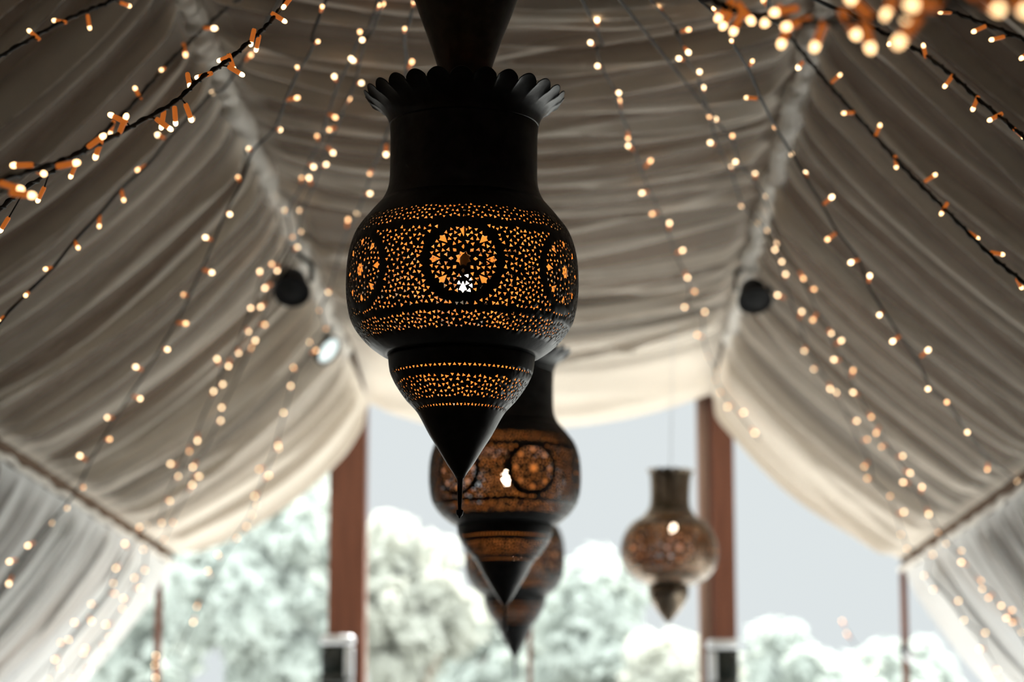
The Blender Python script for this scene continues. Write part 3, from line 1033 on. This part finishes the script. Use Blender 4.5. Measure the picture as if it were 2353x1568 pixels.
R7 = [(2047, 98), (2123, 110), (2175, 193), (2238, 245), (2280, 273), (2348, 312)]
string('fairy light string below the near cable over the darkest right drape', R7, ln(6.0, 5.4), 0.0045,
       guide=[(1900, 10, 5.9), (1990, 55, 6.0), (2060, 90, 5.95), (2120, 122, 5.9), (2190, 175, 5.75), (2260, 238, 5.6), (2353, 315, 5.4), (2420, 380, 5.3)])
R8 = [(2165, 28), (2243, 70), (2284, 90), (2352, 130)]
string('short run of fairy lights at the extreme top right corner', R8, ln(5.9, 5.5), 0.0048,
       guide=[(2080, -30, 5.9), (2170, 18, 5.9), (2250, 50, 5.8), (2353, 90, 5.6), (2430, 125, 5.5)])


S9 = [(358, 1510), (356, 1532), (357, 1557), (354, 1590)]
string('few orange fairy lights wound on the slender left corner post', S9, lambda u, v, k: YE - 0.08, hub=False, tail=0.3)
R9 = [(1936, 1430), (1947, 1459), (1973, 1507), (2006, 1541), (2030, 1590)]
string('faint fairy light string hanging outside, right of the right timber post', R9, lambda u, v, k: 16.5, 0.003, hub=False, tail=0.6)


# ------------------------------------------------------------------ trees outside
def leaf_tree(x, y, h, rx, rz, n, leaf, mat, label, seed, trunk_r=0.16):
    rng = np.random.default_rng(seed)
    root = empty('tree', (x, y, 0)); tag(root, label, 'tree', 'trees beyond the open end')
    nc = 26
    cen = rng.normal(0, 1, (nc, 3)); cen /= np.linalg.norm(cen, axis=1, keepdims=True)
    cen *= rng.uniform(0.35, 0.85, (nc, 1)) * np.array([rx, rx, rz])
    cr = rng.uniform(0.25, 0.5, nc) * min(rx, rz)
    k = rng.integers(0, nc, n)
    d = rng.normal(0, 1, (n, 3)); d /= np.linalg.norm(d, axis=1, keepdims=True)
    P = cen[k] + d * (cr[k] * rng.uniform(0.6, 1.0, n) ** 0.5)[:, None] + np.array([0, 0, h])
    nrm = d + rng.normal(0, 0.5, (n, 3)) + np.array([0, -0.2, 0.5]); nrm /= np.linalg.norm(nrm, axis=1, keepdims=True)
    a = np.cross(nrm, rng.normal(0, 1, (n, 3))); a /= np.linalg.norm(a, axis=1, keepdims=True)
    b = np.cross(nrm, a)
    s = leaf * rng.uniform(0.6, 1.3, n)[:, None]
    q = np.stack([P - a * s, P - b * s * 0.5, P + a * s, P + b * s * 0.5], 1).reshape(-1, 3)
    me = bpy.data.meshes.new('crown')
    me.vertices.add(len(q)); me.vertices.foreach_set('co', q.reshape(-1).astype(np.float32))
    me.loops.add(len(q)); me.loops.foreach_set('vertex_index', np.arange(len(q), dtype=np.int32))
    me.polygons.add(n); me.polygons.foreach_set('loop_start', np.arange(0, len(q), 4, dtype=np.int32))
    me.update(calc_edges=True)
    link('crown', me, mat, root)
    pts = [Vector((0, 0, -0.1)), Vector((0.05, 0, h * 0.35)), Vector((-0.03, 0.05, h * 0.7)), Vector((0.02, 0, h + rz * 0.3))]
    v, f = tube_geo(catmull(pts, 4), trunk_r, 8)
    for i in range(6):
        t_ = Vector(tuple(cen[i])) * 0.9 + Vector((0, 0, h))
        tube_geo([Vector((0, 0, h * 0.55)), (t_ + Vector((0, 0, h * 0.55))) / 2 + Vector((0, 0, 0.1)), t_], trunk_r * 0.35, 6, v, f)
    link('trunk', mesh('trunk', v, f), M['bark'], root)


def tree_at(u, v, Y, rw_px, rh_px, n, leaf, mat, label, seed):
    c = at(u, v, Y)
    leaf_tree(c.x, Y, c.z, rw_px / F * Y, rh_px / F * Y, n, leaf, mat, label, seed)


tree_at(590, 1340, 30, 230, 300, 6500, 0.15, M['leaf'], 'big pale green tree seen left of the left timber post', 1)
tree_at(330, 1480, 34, 170, 220, 3000, 0.15, M['leaf'], 'pale tree seen beside the left curtain edge', 2)
tree_at(930, 1400, 33, 160, 250, 3400, 0.15, M['leaf_warm'], 'yellowish tree seen between left post and lantern tips', 3)
tree_at(1130, 1560, 38, 190, 200, 3200, 0.16, M['leaf'], 'low pale green tree straight behind the lantern tips', 4)
tree_at(1400, 1500, 36, 180, 200, 3400, 0.16, M['leaf'], 'pale green tree seen left of the small brass lantern', 5)
tree_at(1560, 1600, 33, 130, 150, 2200, 0.14, M['leaf_warm'], 'low bush of yellowish leaves by the right timber post', 6)
tree_at(1850, 1560, 34, 170, 150, 3000, 0.15, M['leaf'], 'low green tree seen right of the right timber post', 7)
tree_at(2080, 1600, 40, 150, 140, 2000, 0.16, M['leaf'], 'far low tree behind the slender right post', 8)

# ------------------------------------------------------------------ sky and sun
wd = bpy.data.worlds.new('sky'); scene.world = wd; wd.use_nodes = True
nt = wd.node_tree
bg = nt.nodes['Background']
tc = nt.nodes.new('ShaderNodeTexCoord')
sx = nt.nodes.new('ShaderNodeSeparateXYZ')
nt.links.new(tc.outputs['Generated'], sx.inputs[0])
mr = nt.nodes.new('ShaderNodeMapRange')
mr.inputs['From Min'].default_value = -1.0; mr.inputs['From Max'].default_value = 1.0
nt.links.new(sx.outputs['Y'], mr.inputs['Value'])
rp = nt.nodes.new('ShaderNodeValToRGB')
rp.color_ramp.interpolation = 'EASE'
els = rp.color_ramp.elements
for pos, val in ((0.0, 0.86), (0.40, 0.86), (0.56, 0.56), (0.77, 0.56), (0.965, 0.10), (1.0, 0.10)):
    e_ = els.new(pos) if pos not in (0.0, 1.0) else els[0 if pos == 0.0 else len(els) - 1]
    e_.color = (val, val, val, 1)
nt.links.new(mr.outputs[0], rp.inputs['Fac'])
mu = nt.nodes.new('ShaderNodeMath'); mu.operation = 'MULTIPLY'; mu.inputs[1].default_value = 8.0
nt.links.new(rp.outputs['Color'], mu.inputs[0])
bg.inputs['Color'].default_value = (0.92, 0.985, 1.0, 1)
nt.links.new(mu.outputs[0], bg.inputs['Strength'])
sd = bpy.data.lights.new('sun', 'SUN'); sd.energy = 22.0; sd.angle = math.radians(1.0); sd.color = (1.0, 0.97, 0.91)
so = bpy.data.objects.new('sun', sd); COL.objects.link(so)
so.rotation_mode = 'QUATERNION'
so.rotation_quaternion = Vector((-0.30, -0.50, -0.81)).normalized().to_track_quat('-Z', 'Y')
so.location = (10, 40, 40)

# ------------------------------------------------------------------ view
scene.view_settings.view_transform = 'Standard'
scene.view_settings.look = 'None'
scene.view_settings.exposure = 0.0
scene.view_settings.gamma = 1.0
scene.view_settings.use_curve_mapping = False
cy = scene.cycles
cy.use_denoising = True
cy.max_bounces = 8
cy.transparent_max_bounces = 8
cy.use_adaptive_sampling = True
cy.adaptive_threshold = 0.035
cy.diffuse_bounces = 3
cy.glossy_bounces = 3
cy.sample_clamp_indirect = 6.0
cy.caustics_reflective = False
cy.caustics_refractive = False
